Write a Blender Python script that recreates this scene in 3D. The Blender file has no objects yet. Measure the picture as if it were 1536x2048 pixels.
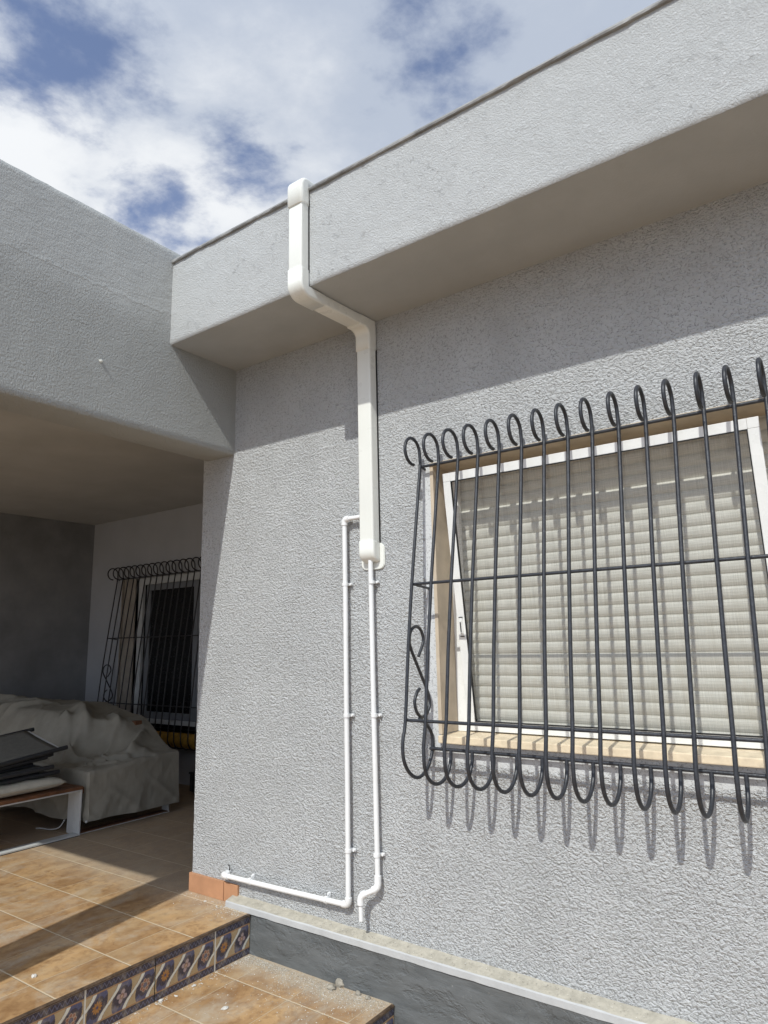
import bpy, bmesh, math, random
import numpy as np
from mathutils import Vector, Matrix, noise
R = math.radians
scene = bpy.context.scene
col = scene.collection
random.seed(7)

# ---------------------------------------------------------------- camera
F, YAW, PITCH, ROLL = 1365.5, -0.6216, 0.1875, -0.0221
cp, sp, cy, sy = math.cos(PITCH), math.sin(PITCH), math.cos(YAW), math.sin(YAW)
fwd = Vector((sy*cp, cy*cp, sp)); rt0 = Vector((cy, -sy, 0)); up0 = rt0.cross(fwd)
cr, sr = math.cos(ROLL), math.sin(ROLL)
rt = cr*rt0 + sr*up0; up = -sr*rt0 + cr*up0
cam_d = bpy.data.cameras.new('camera'); cam = bpy.data.objects.new('camera', cam_d); col.objects.link(cam)
cam.matrix_world = Matrix(((rt.x, up.x, -fwd.x, 2.8172), (rt.y, up.y, -fwd.y, -2.5141), (rt.z, up.z, -fwd.z, 1.1591), (0, 0, 0, 1)))
cam_d.sensor_fit = 'HORIZONTAL'; cam_d.sensor_width = 36; cam_d.lens = 36*F/1536
cam_d.clip_end = 3000; cam_d.clip_start = 0.02
scene.camera = cam

# ---------------------------------------------------------------- light
SUN = Vector((0.187, -1.0, 1.082)).normalized()          # direction towards the sun
sd = bpy.data.lights.new('sun', 'SUN'); sd.energy = 3.4; sd.angle = R(0.7); sd.color = (0.985, 0.985, 0.925)
so = bpy.data.objects.new('sun', sd); col.objects.link(so); so.rotation_euler = SUN.to_track_quat('Z', 'Y').to_euler()
so.location = (3, -6, 7)
scene.view_settings.view_transform = 'Standard'; scene.view_settings.look = 'None'
scene.view_settings.gamma = 1; scene.view_settings.exposure = 0.0
world = bpy.data.worlds.new('World'); scene.world = world; world.use_nodes = True

def nd(nt, typ, ins=None, **kw):
    n = nt.nodes.new(typ)
    for k, v in kw.items(): setattr(n, k, v)
    if ins:
        for k, v in ins.items():
            if isinstance(v, bpy.types.NodeSocket): nt.links.new(v, n.inputs[k])
            else: n.inputs[k].default_value = v
    return n
def mth(nt, op, a, b=None, c=None, clamp=False):
    n = nt.nodes.new('ShaderNodeMath'); n.operation = op; n.use_clamp = clamp
    for i, v in enumerate((a, b, c)):
        if v is None: continue
        if isinstance(v, bpy.types.NodeSocket): nt.links.new(v, n.inputs[i])
        else: n.inputs[i].default_value = v
    return n.outputs[0]
def mix(nt, f, a, b, mode='MIX'):
    n = nt.nodes.new('ShaderNodeMix'); n.data_type = 'RGBA'; n.blend_type = mode
    for s, v in ((n.inputs[0], f), (n.inputs[6], a), (n.inputs[7], b)):
        if isinstance(v, bpy.types.NodeSocket): nt.links.new(v, s)
        elif isinstance(v, (int, float)): s.default_value = v
        else: s.default_value = (*v, 1) if len(v) == 3 else v
    return n.outputs[2]
def rng(nt, v, a, b, c=0.0, d=1.0, smooth=False):
    n = nt.nodes.new('ShaderNodeMapRange'); n.clamp = True
    if smooth: n.interpolation_type = 'SMOOTHSTEP'
    nt.links.new(v, n.inputs[0])
    for i, x in enumerate((a, b, c, d)): n.inputs[i+1].default_value = x
    return n.outputs[0]
def nz(nt, vec, scale, detail=4, rough=.5, dist=0.0, out='Fac'):
    return nd(nt, 'ShaderNodeTexNoise', {'Vector': vec, 'Scale': scale, 'Detail': detail, 'Roughness': rough, 'Distortion': dist}).outputs[out]
def vscale(nt, vec, s, loc=(0, 0, 0)):
    return nd(nt, 'ShaderNodeMapping', {'Vector': vec, 'Scale': s, 'Location': loc}).outputs[0]

# sky: Nishita with broken cloud mixed in by direction
nt = world.node_tree; nt.nodes.clear()
sky = nd(nt, 'ShaderNodeTexSky', sky_type='NISHITA', sun_disc=False, sun_elevation=math.asin(SUN.z),
         sun_rotation=math.atan2(SUN.x, SUN.y), air_density=1.0, dust_density=0.6, ozone_density=1.6)
tc = nd(nt, 'ShaderNodeTexCoord').outputs['Generated']
sx = nd(nt, 'ShaderNodeSeparateXYZ', {0: tc})
zz = mth(nt, 'MAXIMUM', sx.outputs[2], 0.06)
px_ = mth(nt, 'DIVIDE', sx.outputs[0], zz); py_ = mth(nt, 'DIVIDE', sx.outputs[1], zz)
pl = nd(nt, 'ShaderNodeCombineXYZ', {0: px_, 1: py_, 2: 0.0}).outputs[0]
n1 = nz(nt, vscale(nt, pl, (1, 1, 1), (2.3, .7, 0)), 2.3, 10, .60, .12)
n2 = nz(nt, vscale(nt, pl, (1, 1, 1), (5.1, 1.9, 0)), 7.0, 8, .6, .1)
dens = mth(nt, 'ADD', n1, mth(nt, 'MULTIPLY', mth(nt, 'SUBTRACT', n2, .5), .35))
def blob(cx, cy_, r, amt):
    global dens
    d = nd(nt, 'ShaderNodeVectorMath', {0: pl, 1: (cx, cy_, 0)}, operation='DISTANCE').outputs['Value']
    dens = mth(nt, 'ADD', dens, rng(nt, d, 0.0, r, amt, 0.0, True))
SKY_BLOBS = [(-1.06, .50, .26, -.17), (-1.0, .88, .17, -.125), (-1.22, .87, .11, -.09), (-.50, .95, .42, -.035), (-.95, .42, .35, -.06), (-.85, .30, .25, -.04),
             (-1.35, .62, .34, .16), (-1.12, .70, .2, .10), (-1.12, 1.0, .22, .12), (-.75, .72, .30, .08)]
for b_ in SKY_BLOBS: blob(*b_)
cov = rng(nt, dens, .28, .51, .14, 1, True)
n3 = nz(nt, vscale(nt, pl, (1, 1, 1), (.4, 3.1, 0)), 2.4, 7, .58, .2)
dd = nd(nt, 'ShaderNodeVectorMath', {0: pl, 1: (-1.45, .75, 0)}, operation='DISTANCE').outputs['Value']
near = rng(nt, dd, .15, .95, .30, 0, True)
shade = rng(nt, mth(nt, 'ADD', mth(nt, 'ADD', mth(nt, 'MULTIPLY', n3, .6), mth(nt, 'MULTIPLY', dens, .35)), near), .52, .84, 0, 1, True)
cloudc = mix(nt, shade, (3.8, 4.25, 5.05), (6.85, 7.0, 7.15))
sd_ = nd(nt, 'ShaderNodeVectorMath', {0: tc, 1: tuple(SUN)}, operation='DOT_PRODUCT').outputs['Value']
glow = mth(nt, 'ADD', 1.0, mth(nt, 'MULTIPLY', mth(nt, 'POWER', mth(nt, 'MAXIMUM', sd_, 0.0), 2.0), 1.3))   # cloud is brighter round the sun, behind the camera
cloudc = nd(nt, 'ShaderNodeVectorMath', {0: cloudc, 'Scale': glow}, operation='SCALE').outputs[0]
skyc = mix(nt, mth(nt, 'MULTIPLY', cov, .97), mix(nt, 1.0, sky.outputs[0], (.92, .93, 1.08), 'MULTIPLY'), cloudc)
bg = nd(nt, 'ShaderNodeBackground', {'Color': skyc, 'Strength': 0.136})
nt.links.new(bg.outputs[0], nd(nt, 'ShaderNodeOutputWorld').inputs[0])

# ---------------------------------------------------------------- helpers
def obj(name, me, mat=None, parent=None, kind=None, smooth=False):
    if isinstance(me, bmesh.types.BMesh):
        bm = me; me = bpy.data.meshes.new(name); bm.to_mesh(me); bm.free()
    o = bpy.data.objects.new(name, me); col.objects.link(o)
    if mat:
        for m in (mat if isinstance(mat, (list, tuple)) else [mat]): me.materials.append(m)
    if parent: o.parent = parent
    if kind: o['kind'] = kind
    if smooth:
        for p in me.polygons: p.use_smooth = True
        me.set_sharp_from_angle(angle=R(50))
    return o
def tag(o, label, cat, group=None):
    o['label'] = label; o['category'] = cat
    if group: o['group'] = group
    return o
def thing(name, label, cat, loc=(0, 0, 0), group=None):
    o = bpy.data.objects.new(name, None); col.objects.link(o); o.location = loc
    o.empty_display_size = .05
    return tag(o, label, cat, group)
def pyme(name, v, f, mi=None):
    me = bpy.data.meshes.new(name); me.from_pydata([tuple(p) for p in v], [], f); me.update()
    if mi is not None: me.polygons.foreach_set('material_index', mi)
    return me
def box(bm, x0, x1, y0, y1, z0, z1, bev=0):
    b2 = bmesh.new()
    vs = [b2.verts.new((x, y, z)) for x in (x0, x1) for y in (y0, y1) for z in (z0, z1)]
    for f in ((0, 1, 3, 2), (4, 6, 7, 5), (0, 4, 5, 1), (2, 3, 7, 6), (0, 2, 6, 4), (1, 5, 7, 3)): b2.faces.new([vs[i] for i in f])
    if bev: bmesh.ops.bevel(b2, geom=b2.edges[:], offset=bev, segments=2, affect='EDGES', profile=.6)
    bmesh.ops.recalc_face_normals(b2, faces=b2.faces[:])
    t = bpy.data.meshes.new('t'); b2.to_mesh(t); b2.free(); bm.from_mesh(t); bpy.data.meshes.remove(t)
def boxo(name, b, mat, parent=None, kind=None, bev=0):
    bm = bmesh.new(); box(bm, *b, bev=bev); return obj(name, bm, mat, parent, kind)
def tube(bm, pts, r, n=10, caps=True):
    pts = [Vector(p) for p in pts]; rings = []
    up_ = None
    for i, p in enumerate(pts):
        a = pts[max(i-1, 0)]; b = pts[min(i+1, len(pts)-1)]
        t = (b-a).normalized()
        if up_ is None:
            up_ = Vector((1, 0, 0)) if abs(t.x) < .9 else Vector((0, 0, 1))
        s = t.cross(up_).normalized(); up_ = s.cross(t).normalized()
        rr = r[i] if isinstance(r, (list, tuple)) else r
        rings.append([bm.verts.new(p + rr*(math.cos(2*math.pi*k/n)*s + math.sin(2*math.pi*k/n)*up_)) for k in range(n)])
    for i in range(len(rings)-1):
        for k in range(n):
            f = bm.faces.new((rings[i][k], rings[i][(k+1) % n], rings[i+1][(k+1) % n], rings[i+1][k])); f.smooth = True
    if caps:      # end discs keep their own vertices so the sides shade evenly
        bm.faces.new([bm.verts.new(v.co) for v in rings[0][::-1]]); bm.faces.new([bm.verts.new(v.co) for v in rings[-1]])
def tubeo(name, pts, r, mat, parent=None, n=10):
    bm = bmesh.new(); tube(bm, pts, r, n); bmesh.ops.recalc_face_normals(bm, faces=bm.faces[:]); return obj(name, bm, mat, parent)
def catmull(pts, k=6):
    P = [Vector(p) for p in pts]; out = []
    for i in range(len(P)-1):
        p0 = P[max(i-1, 0)]; p1 = P[i]; p2 = P[i+1]; p3 = P[min(i+2, len(P)-1)]
        for j in range(k):
            t = j/k
            out.append(.5*((2*p1) + (-p0+p2)*t + (2*p0-5*p1+4*p2-p3)*t*t + (-p0+3*p1-3*p2+p3)*t**3))
    out.append(P[-1]); return out
def outline_x(name, yz, x0, x1, mat, parent, bev=.008, seg=3):
    """side outline in the YZ plane given width along X, long edges rounded"""
    bm = bmesh.new()
    a = [bm.verts.new((x0, y, z)) for y, z in yz]; b = [bm.verts.new((x1, y, z)) for y, z in yz]
    n = len(yz); rim = []
    fa = bm.faces.new(a); fb = bm.faces.new(b[::-1])
    for i in range(n): bm.faces.new((a[i], b[i], b[(i+1) % n], a[(i+1) % n]))
    bmesh.ops.recalc_face_normals(bm, faces=bm.faces[:])
    rim = list(fa.edges)+list(fb.edges)
    bmesh.ops.bevel(bm, geom=rim, offset=bev, segments=seg, affect='EDGES', profile=.5)
    for f in bm.faces: f.smooth = True
    o = obj(name, bm, mat, parent)
    m = o.modifiers.new('w', 'WEIGHTED_NORMAL'); m.keep_sharp = True
    for e in o.data.edges: pass
    return o
def arc(cy_, cz_, r, a0, a1, n=8):
    return [(cy_+r*math.cos(R(a0+(a1-a0)*i/n)), cz_+r*math.sin(R(a0+(a1-a0)*i/n))) for i in range(n+1)]

# ---------------------------------------------------------------- materials
def mat_new(name):
    m = bpy.data.materials.new(name); m.use_nodes = True; nt = m.node_tree
    b = nt.nodes['Principled BSDF']; co = nd(nt, 'ShaderNodeTexCoord').outputs['Object']
    return m, nt, b, co
def simple(name, c, rough=.5, metal=0, var=.06, vs=20, bump=0, bs=300, spec=.5, coat=0):
    m, nt, b, co = mat_new(name)
    n = nz(nt, co, vs, 5, .6)
    dark = tuple(x*(1-var*2) for x in c); lite = tuple(min(1, x*(1+var)) for x in c)
    nt.links.new(mix(nt, rng(nt, n, .3, .7), dark, lite), b.inputs['Base Color'])
    nt.links.new(rng(nt, nz(nt, co, vs*2.5, 3), .3, .7, max(0, rough-.08), min(1, rough+.08)), b.inputs['Roughness'])
    b.inputs['Metallic'].default_value = metal; b.inputs['Specular IOR Level'].default_value = spec
    b.inputs['Coat Weight'].default_value = coat
    if bump:
        bp = nd(nt, 'ShaderNodeBump', {'Height': nz(nt, co, bs, 3), 'Strength': bump, 'Distance': .002})
        nt.links.new(bp.outputs[0], b.inputs['Normal'])
    return m
PAINT = (.475, .485, .505)
def stucco(name, scale, dist, c=PAINT, kind='rough', smooth_box=None):
    m, nt, b, co = mat_new(name)
    if kind == 'rough':          # thrown render: rounded blobs with sharp undercut creases
        v = vscale(nt, co, (.85, 1, 1.05))
        def billow(sc, det, off):
            n_ = nz(nt, vscale(nt, v, (1, 1, 1), off), sc, det, .5)
            return rng(nt, mth(nt, 'ABSOLUTE', mth(nt, 'SUBTRACT', n_, .5)), 0, .16)
        b1 = billow(scale*.62, 1.5, (0, 0, 0)); b2 = billow(scale*1.15, 1.5, (3.3, 1.1, 7.7)); b3 = billow(scale*2.4, 2, (9.1, 4.2, 1.3))
        h = mth(nt, 'ADD', mth(nt, 'MULTIPLY', b1, .45), mth(nt, 'MULTIPLY', b2, .36))
        h = mth(nt, 'ADD', h, mth(nt, 'MULTIPLY', b3, .26))
        h = mth(nt, 'MULTIPLY', h, rng(nt, nz(nt, co, 5, 3, .5), .3, .7, .8, 1.1))
    elif kind == 'fine':         # worn smooth render with patches of pitting
        p = rng(nt, nz(nt, co, 5.5, 5, .65, .4), .44, .60)
        pit = rng(nt, nz(nt, co, scale, 5, .68), .36, .60)
        crk = rng(nt, nz(nt, vscale(nt, co, (1, 1, 1.6)), 34, 6, .8), .34, .42)
        h = mth(nt, 'ADD', mth(nt, 'MULTIPLY', pit, rng(nt, p, 0, 1, .92, 1.0)), mth(nt, 'MULTIPLY', nz(nt, co, 4, 2), .3))
        h = mth(nt, 'ADD', h, mth(nt, 'MULTIPLY', mth(nt, 'MULTIPLY', crk, p), .9))
    else:                        # rolled grain with trowel drags
        g = rng(nt, nz(nt, vscale(nt, co, (1, 1.25, .8)), scale, 4, .62, .15), .34, .64)
        lo = nd(nt, 'ShaderNodeSeparateXYZ', {0: co}).outputs[2]
        k = rng(nt, mth(nt, 'ADD', lo, mth(nt, 'MULTIPLY', nz(nt, co, 5, 3), .25)), 2.86, 3.0, 1.0, .30)
        dr = nz(nt, vscale(nt, co, (1, 2.2, 9)), 5, 5, .6, .5)
        zl_ = mth(nt, 'ADD', lo, mth(nt, 'MULTIPLY', nz(nt, co, 7, 5, .7), .10))
        ridge_ = rng(nt, mth(nt, 'ABSOLUTE', mth(nt, 'SUBTRACT', zl_, 2.905)), 0, .012, 1, 0)
        h = mth(nt, 'ADD', mth(nt, 'MULTIPLY', g, k), mth(nt, 'MULTIPLY', dr, .9))
        h = mth(nt, 'ADD', h, mth(nt, 'MULTIPLY', ridge_, .5))
        h = mth(nt, 'ADD', h, mth(nt, 'MULTIPLY', nz(nt, co, 11, 4, .6), 1.6))
    bp = nd(nt, 'ShaderNodeBump', {'Height': h, 'Distance': dist, 'Strength': 1.0})
    if smooth_box:
        s = nd(nt, 'ShaderNodeSeparateXYZ', {0: co})
        wob = mth(nt, 'MULTIPLY', mth(nt, 'SUBTRACT', nz(nt, co, 14, 4, .6), .5), .05)
        x0, x1, z0, z1 = smooth_box
        fx = mth(nt, 'MULTIPLY', rng(nt, mth(nt, 'ADD', s.outputs[0], wob), x0-.006, x0+.006), rng(nt, mth(nt, 'ADD', s.outputs[0], wob), x1-.006, x1+.006, 1, 0))
        fz_ = mth(nt, 'MULTIPLY', rng(nt, mth(nt, 'ADD', s.outputs[2], wob), z0-.006, z0+.006), rng(nt, mth(nt, 'ADD', s.outputs[2], wob), z1-.006, z1+.006, 1, 0))
        nt.links.new(rng(nt, mth(nt, 'MULTIPLY', fx, fz_), 0, 1, 1.0, .16), bp.inputs['Strength'])
    nt.links.new(bp.outputs[0], b.inputs['Normal'])
    st = nz(nt, vscale(nt, co, (1, 1, .45)), 3.2, 5, .6)
    lo_, hi_ = (.985, 1.012) if kind == 'fine' else (.94, 1.03)
    c2 = mix(nt, rng(nt, st, .3, .72), tuple(x*lo_ for x in c), tuple(x*hi_ for x in c))
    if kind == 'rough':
        c2 = mix(nt, rng(nt, h, .09, .29, 1, 0), c2, tuple(x*.50 for x in c))   # self-shadow of the creases painted into the base colour
    nt.links.new(c2, b.inputs['Base Color']); b.inputs['Roughness'].default_value = .82
    b.inputs['Specular IOR Level'].default_value = .25
    return m
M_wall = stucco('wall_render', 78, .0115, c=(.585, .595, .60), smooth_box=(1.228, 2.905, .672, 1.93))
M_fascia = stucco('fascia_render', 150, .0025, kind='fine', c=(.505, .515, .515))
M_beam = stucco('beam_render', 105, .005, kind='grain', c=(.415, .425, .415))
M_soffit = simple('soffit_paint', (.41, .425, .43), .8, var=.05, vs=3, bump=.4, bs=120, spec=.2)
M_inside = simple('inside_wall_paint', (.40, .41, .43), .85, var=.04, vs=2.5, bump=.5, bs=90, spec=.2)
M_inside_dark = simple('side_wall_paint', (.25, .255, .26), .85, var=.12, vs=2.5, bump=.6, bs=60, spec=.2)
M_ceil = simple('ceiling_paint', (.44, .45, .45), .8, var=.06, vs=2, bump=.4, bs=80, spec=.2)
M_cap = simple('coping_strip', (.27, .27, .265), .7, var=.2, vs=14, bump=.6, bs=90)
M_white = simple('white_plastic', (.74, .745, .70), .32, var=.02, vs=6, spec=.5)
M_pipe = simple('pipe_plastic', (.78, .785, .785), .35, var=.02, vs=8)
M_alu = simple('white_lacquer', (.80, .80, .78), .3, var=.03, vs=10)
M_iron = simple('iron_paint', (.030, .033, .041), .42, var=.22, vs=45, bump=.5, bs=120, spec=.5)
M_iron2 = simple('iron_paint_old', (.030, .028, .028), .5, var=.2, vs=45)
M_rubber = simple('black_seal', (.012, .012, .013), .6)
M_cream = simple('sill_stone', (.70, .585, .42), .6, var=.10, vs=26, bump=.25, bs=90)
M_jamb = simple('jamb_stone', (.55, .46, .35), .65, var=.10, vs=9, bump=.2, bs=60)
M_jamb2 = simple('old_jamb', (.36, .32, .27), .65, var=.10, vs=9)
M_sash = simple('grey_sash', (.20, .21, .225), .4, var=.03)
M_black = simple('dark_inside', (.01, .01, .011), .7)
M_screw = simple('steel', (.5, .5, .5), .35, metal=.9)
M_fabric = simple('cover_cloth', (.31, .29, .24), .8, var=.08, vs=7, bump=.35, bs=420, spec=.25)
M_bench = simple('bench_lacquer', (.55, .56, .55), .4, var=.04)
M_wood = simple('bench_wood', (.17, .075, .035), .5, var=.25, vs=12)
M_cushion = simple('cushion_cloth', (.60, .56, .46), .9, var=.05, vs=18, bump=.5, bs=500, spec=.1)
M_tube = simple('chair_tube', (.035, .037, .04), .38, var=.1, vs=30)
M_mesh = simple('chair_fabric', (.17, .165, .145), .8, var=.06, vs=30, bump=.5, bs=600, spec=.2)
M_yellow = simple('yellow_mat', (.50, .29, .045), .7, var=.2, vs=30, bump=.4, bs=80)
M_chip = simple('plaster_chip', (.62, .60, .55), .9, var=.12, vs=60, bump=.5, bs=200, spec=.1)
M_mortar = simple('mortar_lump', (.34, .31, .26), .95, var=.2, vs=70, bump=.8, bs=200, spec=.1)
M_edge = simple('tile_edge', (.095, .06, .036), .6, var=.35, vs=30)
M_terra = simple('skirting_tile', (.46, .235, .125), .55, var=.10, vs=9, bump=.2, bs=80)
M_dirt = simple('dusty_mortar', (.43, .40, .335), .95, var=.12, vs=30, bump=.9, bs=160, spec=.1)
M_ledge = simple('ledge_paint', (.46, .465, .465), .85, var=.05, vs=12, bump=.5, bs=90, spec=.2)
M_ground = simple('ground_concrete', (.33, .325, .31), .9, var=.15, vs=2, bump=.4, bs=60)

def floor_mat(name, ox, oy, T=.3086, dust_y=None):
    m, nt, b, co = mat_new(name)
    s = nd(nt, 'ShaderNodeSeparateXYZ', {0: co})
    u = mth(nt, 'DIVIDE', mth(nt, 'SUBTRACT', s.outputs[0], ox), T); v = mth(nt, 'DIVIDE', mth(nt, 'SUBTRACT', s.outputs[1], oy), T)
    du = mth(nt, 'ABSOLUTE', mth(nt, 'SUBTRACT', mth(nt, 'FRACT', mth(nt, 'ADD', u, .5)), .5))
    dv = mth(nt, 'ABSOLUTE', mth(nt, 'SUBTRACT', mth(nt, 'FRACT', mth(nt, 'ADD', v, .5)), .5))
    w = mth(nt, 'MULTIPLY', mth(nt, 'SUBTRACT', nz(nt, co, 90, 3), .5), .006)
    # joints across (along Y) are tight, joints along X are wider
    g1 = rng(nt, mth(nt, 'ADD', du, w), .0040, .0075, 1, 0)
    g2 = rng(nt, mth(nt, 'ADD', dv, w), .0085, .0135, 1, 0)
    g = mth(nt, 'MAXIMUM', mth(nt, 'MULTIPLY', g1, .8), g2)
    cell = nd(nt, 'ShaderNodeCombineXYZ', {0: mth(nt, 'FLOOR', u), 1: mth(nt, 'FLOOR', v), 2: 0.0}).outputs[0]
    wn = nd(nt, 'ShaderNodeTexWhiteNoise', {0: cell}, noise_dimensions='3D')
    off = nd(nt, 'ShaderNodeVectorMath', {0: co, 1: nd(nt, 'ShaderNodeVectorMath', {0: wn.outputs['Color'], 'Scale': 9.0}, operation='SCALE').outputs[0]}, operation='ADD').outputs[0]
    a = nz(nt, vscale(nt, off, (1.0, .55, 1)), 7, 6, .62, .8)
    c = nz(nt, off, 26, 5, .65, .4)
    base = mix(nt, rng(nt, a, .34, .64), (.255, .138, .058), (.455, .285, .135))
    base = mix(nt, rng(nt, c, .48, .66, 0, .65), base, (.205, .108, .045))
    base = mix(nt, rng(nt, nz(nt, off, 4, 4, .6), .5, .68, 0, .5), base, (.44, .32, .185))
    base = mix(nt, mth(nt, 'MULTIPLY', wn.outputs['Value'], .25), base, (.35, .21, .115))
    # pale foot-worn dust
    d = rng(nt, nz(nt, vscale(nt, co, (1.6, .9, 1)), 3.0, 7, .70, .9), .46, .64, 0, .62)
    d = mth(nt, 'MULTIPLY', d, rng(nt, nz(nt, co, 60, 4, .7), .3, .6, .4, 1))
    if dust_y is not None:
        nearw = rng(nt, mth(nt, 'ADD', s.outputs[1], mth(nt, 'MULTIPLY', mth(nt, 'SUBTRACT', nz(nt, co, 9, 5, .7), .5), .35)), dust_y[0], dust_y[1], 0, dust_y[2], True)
        d = mth(nt, 'MAXIMUM', d, mth(nt, 'MULTIPLY', nearw, rng(nt, nz(nt, co, 130, 4, .75), .33, .55, .35, 1)))
    base = mix(nt, d, base, (.45, .40, .32))
    colr = mix(nt, g, base, (.53, .43, .30))
    nt.links.new(colr, b.inputs['Base Color'])
    nt.links.new(rng(nt, mth(nt, 'ADD', a, mth(nt, 'MULTIPLY', d, .6)), .3, .9, .42, .8), b.inputs['Roughness'])
    b.inputs['Specular IOR Level'].default_value = .35
    h = mth(nt, 'SUBTRACT', mth(nt, 'MULTIPLY', c, .25), g)
    nt.links.new(nd(nt, 'ShaderNodeBump', {'Height': h, 'Distance': .0022, 'Strength': .8}).outputs[0], b.inputs['Normal'])
    return m
M_floor = floor_mat('terracotta_tiles', .0385, -.0669, dust_y=(-.30, .02, .55))
M_land = floor_mat('terracotta_tiles_landing', .362, -.262, .3086, dust_y=(-.30, -.07, .85))

def slate_mat():
    m, nt, b, co = mat_new('slate_plinth')
    v = nd(nt, 'ShaderNodeMapping', {'Vector': co, 'Rotation': (0, R(-38), 0), 'Scale': (.8, 1, 3.0)}).outputs[0]
    a = nz(nt, v, 8, 9, .66, .25); c = nz(nt, vscale(nt, co, (1, 1, 1.4)), 4.0, 6, .65, .4)
    cr_ = rng(nt, mth(nt, 'ABSOLUTE', mth(nt, 'SUBTRACT', nz(nt, co, 4.5, 6, .6, .3), .5)), 0, .006, 1, 0)
    cr_ = mth(nt, 'MULTIPLY', cr_, rng(nt, nz(nt, co, 3, 2), .5, .6))
    h = mth(nt, 'ADD', mth(nt, 'MULTIPLY', a, .6), mth(nt, 'MULTIPLY', rng(nt, c, .44, .52), .45))
    h = mth(nt, 'SUBTRACT', h, mth(nt, 'MULTIPLY', cr_, .15))
    nt.links.new(nd(nt, 'ShaderNodeBump', {'Height': h, 'Distance': .009, 'Strength': .8}).outputs[0], b.inputs['Normal'])
    base = mix(nt, rng(nt, a, .3, .7), (.080, .086, .088), (.138, .146, .149))
    base = mix(nt, rng(nt, nz(nt, co, 70, 5, .7), .64, .74, 0, .5), base, (.35, .34, .32))
    nt.links.new(base, b.inputs['Base Color']); b.inputs['Roughness'].default_value = .6
    return m
M_slate = slate_mat()

def shutter_mat():
    m, nt, b, co = mat_new('shutter_slats')
    s = nd(nt, 'ShaderNodeSeparateXYZ', {0: co})
    a = nz(nt, vscale(nt, co, (14, 1, 60)), 1.0, 5, .6); st = nz(nt, vscale(nt, co, (26, 1, 3)), 1.0, 5, .7)
    base = mix(nt, rng(nt, a, .3, .7), (.555, .55, .49), (.625, .615, .56))
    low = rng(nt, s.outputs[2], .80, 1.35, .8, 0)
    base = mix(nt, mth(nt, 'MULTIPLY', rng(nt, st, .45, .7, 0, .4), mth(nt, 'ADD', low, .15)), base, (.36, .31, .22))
    nt.links.new(base, b.inputs['Base Color']); b.inputs['Roughness'].default_value = .55
    return m
M_shutter = shutter_mat()
def screen_mat():
    m, nt, b, co = mat_new('insect_mesh')
    b.inputs['Base Color'].default_value = (.22, .21, .19, 1); b.inputs['Roughness'].default_value = .8
    s = nd(nt, 'ShaderNodeSeparateXYZ', {0: co})
    wx = nz(nt, vscale(nt, co, (420, 1, 8)), 1, 2); wz = nz(nt, vscale(nt, co, (8, 1, 420)), 1, 2)
    f = mth(nt, 'ADD', mth(nt, 'MULTIPLY', wx, .5), mth(nt, 'MULTIPLY', wz, .5))
    al = rng(nt, f, .38, .62, .10, .36)
    nt.links.new(al, b.inputs['Alpha'])
    return m
M_screen = screen_mat()
def glass_dark():
    m, nt, b, co = mat_new('window_glass'); b.inputs['Base Color'].default_value = (.012, .013, .014, 1)
    nt.links.new(rng(nt, nz(nt, co, 30, 4), .3, .7, .16, .30), b.inputs['Roughness']); return m
M_glass = glass_dark()
def vcol_mat():
    m, nt, b, co = mat_new('decorated_tile_glaze')
    a = nd(nt, 'ShaderNodeAttribute', attribute_name='Col', attribute_type='GEOMETRY').outputs['Color']
    n = nz(nt, co, 160, 5, .7); w = nz(nt, co, 28, 5, .65)
    c = mix(nt, rng(nt, n, .35, .65, 0, .25), a, (.30, .22, .14)); c = mix(nt, rng(nt, w, .5, .72, 0, .4), c, (.45, .38, .28))
    nt.links.new(c, b.inputs['Base Color']); b.inputs['Roughness'].default_value = .42; return m
M_deco = vcol_mat()

FZ, LZ, GZ = -.086, -.258, -.43            # terrace, landing, ground levels
ZS, PF, ZT = 2.697, .455, 3.163            # soffit height, eave projection, fascia top
BW = 1.75                                  # back wall of the porch
LW = -4.25                                 # side wall of the porch

# ---------------------------------------------------------------- setting
def sheet(name, x0, x1, y0, y1, z, mat, nx=1, ny=1, kind='structure', thick=0):
    bm = bmesh.new()
    if thick: box(bm, x0, x1, y0, y1, z-thick, z)
    else: bm.faces.new([bm.verts.new(p) for p in ((x0, y0, z), (x1, y0, z), (x1, y1, z), (x0, y1, z))])
    return obj(name, bm, mat, None, kind)
sheet('ground', -400, 400, -400, 400, GZ, M_ground)
sheet('terrace_floor', -7, .2226, -3.6, 1.85, FZ, M_floor, thick=.14)
sheet('landing_floor', .2186, 1.044, -3.6, -.04, LZ, M_land, thick=.12)
sheet('patio_floor', 1.0, 9, -9, -.04, GZ+.004, M_land)
sheet('patio_floor', -7, 1.0, -9, -3.6, GZ+.004, M_land)

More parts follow.
